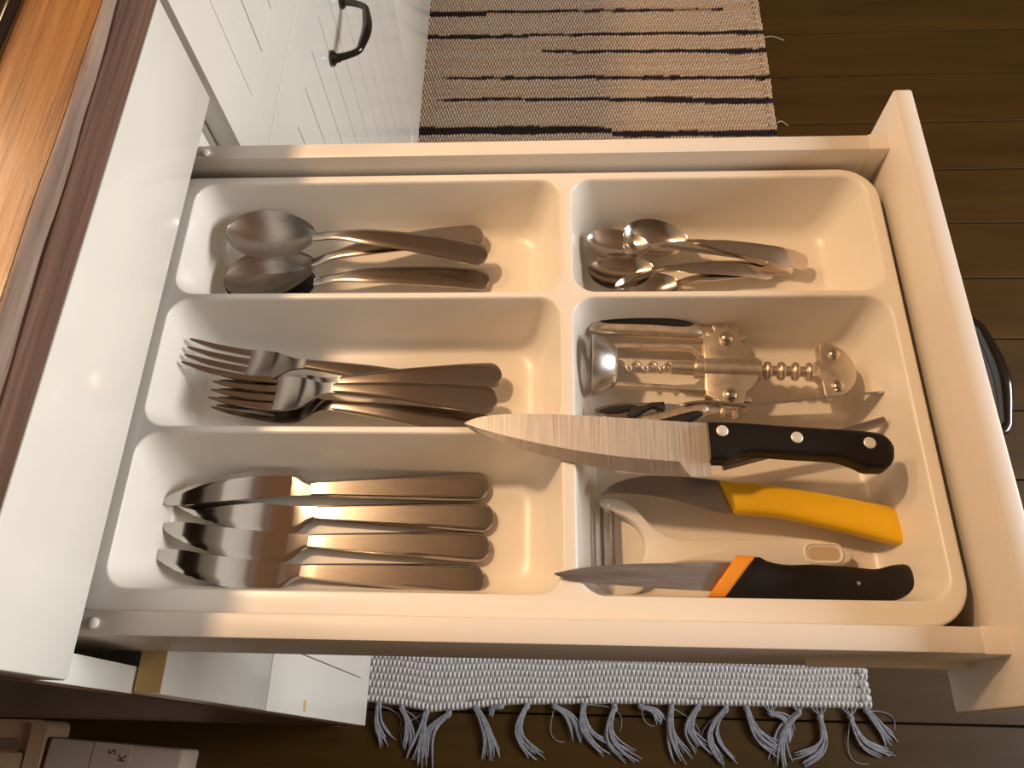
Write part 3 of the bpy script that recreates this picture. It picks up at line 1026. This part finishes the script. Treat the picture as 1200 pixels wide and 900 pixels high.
MB().sheet(us, lambda u: edge_(u), lambda u: bevl(u) + 0.00002, lambda u, s: zk(u), lambda u, s: 0.0003 + 0.0013 * (s + 1) / 2, 4).build('ground_edge', 'edge', ck, 30)
hu = cr([0.3445, 0.365, 0.390, 0.415, 0.436, 0.448, 0.4545], [0.1164, 0.1158, 0.1142, 0.1128, 0.1118, 0.1100, 0.1030])
hl = cr([0.3445, 0.353, 0.357, 0.362, 0.372, 0.395, 0.420, 0.430, 0.438, 0.446, 0.4515, 0.4545], [0.0908, 0.0908, 0.0925, 0.0950, 0.0962, 0.0950, 0.0937, 0.0905, 0.0868, 0.0868, 0.0905, 0.0985])
ckh = MB().grip(lin(0.3440, 0.4525, 56) + [0.4535, 0.4541, 0.4545], hl, hu, zk, lambda u: 0.0150 if u < 0.452 else 0.0150 - 0.006 * (u - .452) / .0025, 24, 5.0).build('handle', 'black', ck, 35)
for x, y in ((0.3522, 0.1093), (0.3966, 0.1056), (0.4394, 0.1027)):
    z = zk(x) + 0.0073
    MB().lathe([(0, 0.0037), (0.0004, 0.0036), (0.0007, 0.0030), (0.0008, 0.0005)], (x, y, z), (0, 0, 1), 20).build('rivet', 'aluminium', ckh, 50)

# yellow knife
yk = empty('peeling_knife', (0.37, 0.072, 0.760), 'small curved dark bladed knife with bright yellow handle', 'knife')
zy = zlin(0.28, 0.7700, 0.467, 0.7640)
ys_ = cr([0.2798, 0.288, 0.300, 0.315, 0.335, 0.358, 0.372], [0.0796, 0.0863, 0.0908, 0.0930, 0.0925, 0.0903, 0.0890])
ye_ = cr([0.2798, 0.290, 0.303, 0.318, 0.333, 0.348, 0.358, 0.364, 0.372], [0.0793, 0.0808, 0.0806, 0.0790, 0.0757, 0.0712, 0.0690, 0.0688, 0.0700])
MB().sheet(lin(0.2798, 0.372, 34), ye_, ys_, lambda u, s: zy(u), lambda u, s: 0.0004 + 0.0011 * (s + 1) / 2, 7).build('blade', 'dark_blade', yk, 30)
zh = zy


def slant_grip(mb, x0, x1, top, bot, zc, thick, slant0, slant1, n=26, sec=28, power=2.8, mi=0, endround=0.35):
    """handle whose end faces are slanted: stations are sheared in x by the height across the handle"""
    rings = []
    for i in range(n):
        t = i / (n - 1)
        u = x0 + (x1 - x0) * t
        yt, yb = top(u), bot(u)
        c, h = (yt + yb) / 2, (yt - yb) / 2
        k = 1.0
        if t > 1 - 0.05: k = 1 - endround * ((t - 0.95) / 0.05) ** 2
        if t < 0.04: k = 1 - endround * 0.6 * (1 - t / 0.04) ** 2
        r = []
        for j in range(sec):
            a = 2 * math.pi * j / sec
            ca, sa = math.cos(a), math.sin(a)
            cy = math.copysign(abs(ca) ** (2 / power), ca)
            cz = math.copysign(abs(sa) ** (2 / power), sa)
            sh = (slant0 * (1 - t) + slant1 * t) * cy
            r.append((u + sh, c + h * cy, zc(u) + thick(u) / 2 * cz * k))
        rings.append(r)
    return mb.ring_loft(rings, mi=mi)


yt = cr([0.355, 0.385, 0.420, 0.450, 0.470], [0.0902, 0.0882, 0.0834, 0.0778, 0.0742])
yb = cr([0.355, 0.385, 0.415, 0.445, 0.470], [0.0692, 0.0672, 0.0612, 0.0542, 0.0485])
slant_grip(MB(), 0.3600, 0.4655, yt, yb, zy, cr([0.35, 0.38, 0.43, 0.47], [0.0105, 0.013, 0.0140, 0.0125]), -0.0036, -0.0026, power=3.0).build('handle', 'yellow', yk, 35)
# paring knife
pk = empty('paring_knife', (0.36, 0.027, 0.770), 'slim paring knife with black handle and orange collar, nearest the drawer side', 'knife')
zp = zlin(0.2500, 0.8035, 0.469, 0.7650)
ps = cr([0.2500, 0.262, 0.280, 0.300, 0.330, 0.358, 0.372], [0.0222, 0.0252, 0.0283, 0.0303, 0.0322, 0.0340, 0.0345])
pe = cr([0.2500, 0.258, 0.272, 0.290, 0.320, 0.350, 0.372], [0.0214, 0.0192, 0.0176, 0.0172, 0.0166, 0.0165, 0.0168])
MB().sheet(lin(0.2500, 0.372, 36), pe, ps, lambda u, s: zp(u), lambda u, s: 0.0004 + 0.0012 * (s + 1) / 2, 7).build('blade', 'dark_blade', pk, 30)
pt = cr([0.345, 0.362, 0.368, 0.380, 0.400, 0.425, 0.440, 0.455, 0.464, 0.470], [0.0375, 0.0375, 0.0350, 0.0337, 0.0350, 0.0348, 0.0342, 0.0375, 0.0385, 0.0370])
pb = cr([0.345, 0.360, 0.390, 0.420, 0.445, 0.460, 0.470], [0.0138, 0.0138, 0.0132, 0.0122, 0.0136, 0.0180, 0.0230])
pth = cr([0.34, 0.37, 0.40, 0.45, 0.47], [0.013, 0.0145, 0.0155, 0.0165, 0.0150])
slant_grip(MB(), 0.3580, 0.4665, pt, pb, zp, pth, 0.0100, -0.0012, power=2.6).build('handle', 'black', pk, 35)
slant_grip(MB(), 0.3485, 0.3590, lambda u: pt(u) + .0004, lambda u: pb(u) - .0004, zp, lambda u: pth(u) + 0.0003, 0.0096, 0.0102, n=8, power=2.6, endround=0.2).build('collar', 'orange', pk, 35, label='orange collar')
slant_grip(MB(), 0.4650, 0.4700, lambda u: pt(u) - .004, lambda u: pb(u) + .004, zp, lambda u: pth(u) - 0.004, -0.0012, -0.0020, n=8, power=2.6).build('end_cap', 'orange', pk, 35, label='orange handle end')
MB().lathe([(0, 0.0013), (0.0006, 0.0012), (0.0008, 0.0003)], (0.4285, 0.0240, zp(0.4285) + pth(0.4285) / 2 - 0.0003), (0, 0, 1), 12).build('pin', 'chrome', pk, 50)

# ------------------------------------------------------------------ peeler
pl = empty('vegetable_peeler', (0.36, 0.05, TF), 'white plastic vegetable peeler with twin steel blade under the knives', 'peeler')
PYC = 0.0485
outl = [(0.2815, 0.0803), (0.2875, 0.0815), (0.2960, 0.0795), (0.3045, 0.0730), (0.3130, 0.0635), (0.3230, 0.0570), (0.3340, 0.0547), (0.3600, 0.0550), (0.3900, 0.0560),
        (0.4100, 0.0560), (0.4240, 0.0540), (0.4345, 0.0490), (0.4365, 0.0440), (0.4300, 0.0395), (0.4150, 0.0382), (0.3850, 0.0390), (0.3550, 0.0405), (0.3330, 0.0400),
        (0.3220, 0.0370), (0.3120, 0.0300), (0.3040, 0.0215), (0.2950, 0.0190), (0.2850, 0.0178), (0.2785, 0.0195), (0.2782, 0.0245),
        (0.2820, 0.0262), (0.2890, 0.0268), (0.2970, 0.0310), (0.3050, 0.0390), (0.3082, 0.0480), (0.3070, 0.0575), (0.3020, 0.0650), (0.2945, 0.0700), (0.2870, 0.0728), (0.2820, 0.0742), (0.2800, 0.0770)]
body = MB()
OUT = closed_curve(outl, 4)
body.prism(OUT, 0.7486, 0.7580, 0.0014)
body.build('body', 'peeler', pl, 50)
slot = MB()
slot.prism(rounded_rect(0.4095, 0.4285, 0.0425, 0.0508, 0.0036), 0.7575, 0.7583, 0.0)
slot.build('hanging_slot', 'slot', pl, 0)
ring = MB()
rr = rounded_rect(0.4075, 0.4305, 0.0408, 0.0526, 0.0050)
ring.tube([(x, y, 0.7578) for x, y in rr] + [(rr[0][0], rr[0][1], 0.7578)], 0.0011, 8, cap=False)
ring.build('slot_rim', 'peeler', pl, 60)
bl = MB()
bl.box(0.2800, 0.2826, 0.0215, 0.0772, 0.7560, 0.7575, 0.0003).box(0.2866, 0.2896, 0.0215, 0.0772, 0.7552, 0.7570, 0.0003)
bl.box(0.2802, 0.2894, 0.0215, 0.0245, 0.7555, 0.7572, 0.0003).box(0.2802, 0.2894, 0.0740, 0.0772, 0.7555, 0.7572, 0.0003)
bl.build('blade', 'dark_blade', pl, 30)
for y in (0.0762, 0.0228):
    MB().lathe([(0, 0.0026), (0.002, 0.0026), (0.0030, 0.0016), (0.0032, 0.0003)], (0.2848, y, 0.7560), (0, 0, 1), 14).build('pivot', 'peeler', pl, 50)

# ------------------------------------------------------------------ corkscrew
cs = empty('corkscrew', (0.36, 0.169, TF), 'nickel winged corkscrew with black lever grips', 'corkscrew')
A0, A1 = Vector((0.2760, 0.1722, 0.7705)), Vector((0.4520, 0.1662, 0.7705))
AX = (A1 - A0).normalized()
SIDE = Vector((-AX.y, AX.x, 0))


def cp(t, s, z=0.0):
    """t metres along the corkscrew, s to its far side, z above its axis"""
    return A0 + AX * t + SIDE * s + Vector((0, 0, z))


def cpoly(pts):
    return [(cp(t, s).x, cp(t, s).y) for t, s in pts]


ZA = 0.7705
MB().lathe([(0.0060, 0.0178), (0.0012, 0.0195), (0.0004, 0.0205), (0.0, 0.0212), (0.0004, 0.0218), (0.0020, 0.0219), (0.0060, 0.0205), (0.0110, 0.0180), (0.0150, 0.0152), (0.0172, 0.0130), (0.0178, 0.0105), (0.0150, 0.0100), (0.0080, 0.0165), (0.0060, 0.0178)],
           A0, AX, 40, cap0=False, cap1=False).build('bell', 'bell', cs, 40, label='bright bell shaped cup')
fr = MB()
for s in (1, -1):
    fr.prism(cpoly([(0.0155, s * 0.0128), (0.0155, s * 0.0165), (0.066, s * 0.0178), (0.0775, s * 0.0178), (0.0790, s * 0.0075), (0.0745, s * 0.0085), (0.0690, s * 0.0135), (0.060, s * 0.0143)]), ZA - 0.0032, ZA + 0.0032, 0.0008)
fr.build('frame', 'cast', cs, 30)
pts = []
half = [(0.0765, 0.0060), (0.0765, 0.0215)] + [(0.0925 + 0.0098 * math.cos(math.radians(a)), 0.0215 + 0.0098 * math.sin(math.radians(a))) for a in range(165, -1, -15)] + [(0.1035, 0.0180), (0.1085, 0.0135), (0.1120, 0.0075)]
plate = half + [(t, -s) for t, s in reversed(half)]
MB().prism(cpoly(plate), ZA - 0.0040, ZA + 0.0048, 0.0010).build('gear_plate', 'cast', cs, 30)
MB().lathe([(0.0755, 0.0060), (0.0765, 0.0076), (0.1125, 0.0078), (0.1142, 0.0072), (0.1146, 0.0045)], A0, AX, 28).build('barrel', 'cast', cs, 40)
MB().lathe([(0.0535, 0.0015), (0.0545, 0.0046), (0.0700, 0.0048), (0.0703, 0.0066), (0.0715, 0.0070), (0.0760, 0.0070)], A0, AX, 24).build('shaft', 'cast', cs, 40)
wp, wr = [], []
for i in range(97):
    t = i / 96
    a = 2 * math.pi * 4.2 * t
    r = 0.0030 * min(1, 0.25 + t * 3)
    wp.append(cp(0.0080 + 0.047 * t, r * math.cos(a), r * math.sin(a)))
    wr.append(0.0004 + 0.0010 * min(1, t * 4))
MB().tube(wp, wr, 8).build('worm', 'cast', cs, 60, label='spiral steel worm')
prof_r = [(0.112, 0.0036)]
for k in range(4):
    c = 0.1195 + k * 0.0092
    prof_r += [(c - 0.0024, 0.0036), (c - 0.0018, 0.0058), (c - 0.0008, 0.0064), (c + 0.0008, 0.0064), (c + 0.0018, 0.0058), (c + 0.0024, 0.0036)]
prof_r += [(0.1520, 0.0040), (0.1525, 0.0052), (0.1570, 0.0052)]
MB().lathe(prof_r, A0, AX, 24).build('rack', 'cast', cs, 40)
head = [(0.1480, 0.0050), (0.1515, 0.0060), (0.1535, 0.0085), (0.1540, 0.0185), (0.1560, 0.0208)] + [(0.1545 + 0.0225 * math.sin(math.radians(a)), 0.0212 * math.cos(math.radians(a))) for a in range(12, 169, 12)] + [(0.1560, -0.0208), (0.1540, -0.0185), (0.1535, -0.0085), (0.1515, -0.0060), (0.1480, -0.0050)]
hd = MB().prism(cpoly(head), ZA - 0.0042, ZA + 0.0046, 0.0010).build('opener_head', 'cast', cs, 30)
for s in (0.0118, -0.0122):
    c = cp(0.1635, s)
    MB().lathe([(0, 0.0044), (0.0012, 0.0042), (0.0022, 0.0032), (0.0028, 0.0016), (0.0029, 0.0003)], (c.x, c.y, ZA + 0.0044), (0, 0, 1), 20).build('rivet', 'rivet', hd, 60)
for s in (1, -1):
    c = cp(0.0925, s * 0.0215)
    # gear with teeth
    gp = []
    for k in range(10):
        for da, r in ((-11, 0.0102), (-7, 0.0142), (7, 0.0142), (11, 0.0102)):
            a = math.radians(k * 36 + da + (12 if s > 0 else -8))
            gp.append((c.x + r * math.cos(a), c.y + r * math.sin(a)))
    ang = math.radians(176) if s > 0 else math.radians(180 + 17)
    u = (AX * math.cos(ang) + SIDE * math.sin(ang))
    if s > 0:
        u = (AX * math.cos(math.radians(179)) + SIDE * math.sin(math.radians(179)))
    nrm = Vector((-u.y, u.x, 0)) * (-1 if s > 0 else 1)      # to the outside
    lv = empty  # (no extra object)
    arm = MB()
    off = 0.0062 if s > 0 else 0.0030

    def lp(d, w): return (c + u * d + nrm * w)
    arm.prism(gp, ZA - 0.0030, ZA + 0.0026, 0.0004)
    arm.prism([(lp(d, w).x, lp(d, w).y) for d, w in ((0.002, -0.006), (0.012, -0.0005), (0.022, off - 0.0045), (0.030, off - 0.0045), (0.030, off + 0.0045), (0.020, off + 0.0045), (0.0, 0.0095))], ZA - 0.0026, ZA + 0.0022, 0.0006)
    rings = []
    for i in range(26):
        t = i / 25
        d = 0.0165 + 0.0775 * t
        w = (0.0052 + 0.0012 * math.sin(math.pi * t)) * (0.72 if i in (0, 25) else 1)
        h = 0.0052 * (0.72 if i in (0, 25) else 1)
        rings.append([lp(d, off + 0.0012 * math.sin(math.pi * t)) + nrm * w * math.copysign(abs(math.cos(a)) ** .7, math.cos(a)) + Vector((0, 0, h * math.copysign(abs(math.sin(a)) ** .7, math.sin(a)))) for a in [2 * math.pi * k / 20 for k in range(20)]])
    arm.ring_loft(rings)
    lev = arm.build('lever', 'cast', cs, 35)
    g = MB()
    rings = []
    for i in range(40):
        t = i / 39
        d = 0.0200 + 0.0700 * t
        e2 = math.sin(math.pi * t) ** 0.35 if 0 < t < 1 else 0.05
        w = 0.0048 * e2 + 0.00022 * math.sin(t * 110)
        h = 0.0054 * e2
        mid = off + 0.0038 + 0.0016 * math.sin(math.pi * t) - 0.0006 * math.cos(2 * math.pi * t * 1.0)
        rings.append([lp(d, mid) + nrm * w * math.cos(a) + Vector((0, 0, 0.0024 + h * math.sin(a))) for a in [2 * math.pi * k / 14 for k in range(14)]])
    g.ring_loft(rings).build('grip_pad', 'rubber', lev, 50, label='black ribbed grip pad')
    MB().lathe([(0, 0.0050), (0.0012, 0.0049), (0.0026, 0.0040), (0.0036, 0.0022), (0.0039, 0.0003)], (c.x, c.y, ZA + 0.0046), (0, 0, 1), 24).build('rivet', 'rivet', cs, 60)

# ------------------------------------------------------------------ can opener
co_ = empty('can_opener', (0.36, 0.135, TF), 'chrome can opener lying on its side between corkscrew and big knife', 'can opener')


def strip(path, z0f, z1f, th):
    """plate standing on edge along a path of (x, y)"""
    mb_ = MB()
    P = [Vector((p[0], p[1], 0)) for p in path]
    rings = []
    for i, p in enumerate(P):
        t = (P[min(i + 1, len(P) - 1)] - P[max(i - 1, 0)]).normalized()
        nn = Vector((-t.y, t.x, 0)) * th / 2
        q = i / (len(P) - 1)
        lean = (z1f(q) - z0f(q)) * 0.44
        rings.append([(p.x - nn.x, p.y - nn.y + lean, z0f(q)), (p.x + nn.x, p.y + nn.y + lean, z0f(q)), (p.x + nn.x, p.y + nn.y, z1f(q)), (p.x - nn.x, p.y - nn.y, z1f(q))])
    mb_.ring_loft(rings)
    return mb_


py = cr([0.336, 0.352, 0.372, 0.380, 0.42, 0.4675], [0.1405, 0.1422, 0.1402, 0.1400, 0.1438, 0.1490])
strip([(x, py(x)) for x in lin(0.336, 0.4675, 30)], lambda q: 0.7560 + 0.012 * q, lambda q: 0.7775 + 0.001 * q, 0.0016).build('upper_handle', 'chrome', co_, 30)
MB().tube([(0.360, 0.1015, 0.7640), (0.40, 0.1115, 0.7690), (0.444, 0.1235, 0.7745), (0.4635, 0.1288, 0.7768)], 0.0030, 14).build('lower_handle', 'dark_blade', co_, 50)
# cutting head: pointed plate, chrome cheek, black turning key
mb = MB()
mb.prism(closed_curve([(0.2765, 0.1372), (0.288, 0.1418), (0.302, 0.1430), (0.320, 0.1425), (0.336, 0.1408), (0.338, 0.1330), (0.330, 0.1260), (0.310, 0.1262), (0.292, 0.1312)], 5), 0.7690, 0.7712, 0.0006,
         zoff=lambda x, y: (y - 0.135) * 0.35)
hdp = mb.build('cutting_head', 'chrome', co_, 40)
MB().prism(closed_curve([(0.2800, 0.1373), (0.290, 0.1402), (0.302, 0.1412), (0.306, 0.1390), (0.298, 0.1362), (0.288, 0.1352)], 5), 0.7714, 0.7722, 0.0003, zoff=lambda x, y: (y - 0.135) * 0.35).build('rim_slot', 'rubber', hdp, 30)
MB().prism([(0.2985, 0.1330), (0.3020, 0.1385), (0.3110, 0.1398), (0.3150, 0.1420), (0.3235, 0.1425), (0.3240, 0.1395), (0.3200, 0.1375), (0.3170, 0.1390), (0.3125, 0.1372), (0.3085, 0.1345), (0.3030, 0.1315)], 0.7716, 0.7765, 0.0007).build('turning_key', 'rubber', hdp, 30, label='black turning key')
MB().lathe([(0, 0.0026), (0.004, 0.0026), (0.0052, 0.0016), (0.0054, 0.0003)], (0.3215, 0.1385, 0.7716), (0, 0, 1), 16).build('pivot_rivet', 'rubber', hdp, 50)
MB().lathe([(0, 0.0060), (0.0022, 0.0058), (0.0028, 0.0048), (0.0029, 0.0005)], (0.3225, 0.1270, 0.7692), (0, 0, 1), 20).build('cutting_wheel', 'steel', hdp, 50)
mb = MB()
mb.prism([(0.3330, 0.1418), (0.3405, 0.1422), (0.3555, 0.1412), (0.3480, 0.1340), (0.3420, 0.1270), (0.3300, 0.1255), (0.3350, 0.1340)], 0.7655, 0.7690, 0.0006, zoff=lambda x, y: (y - 0.135) * 0.25)
mb.build('neck_plate', 'cast', co_, 30)
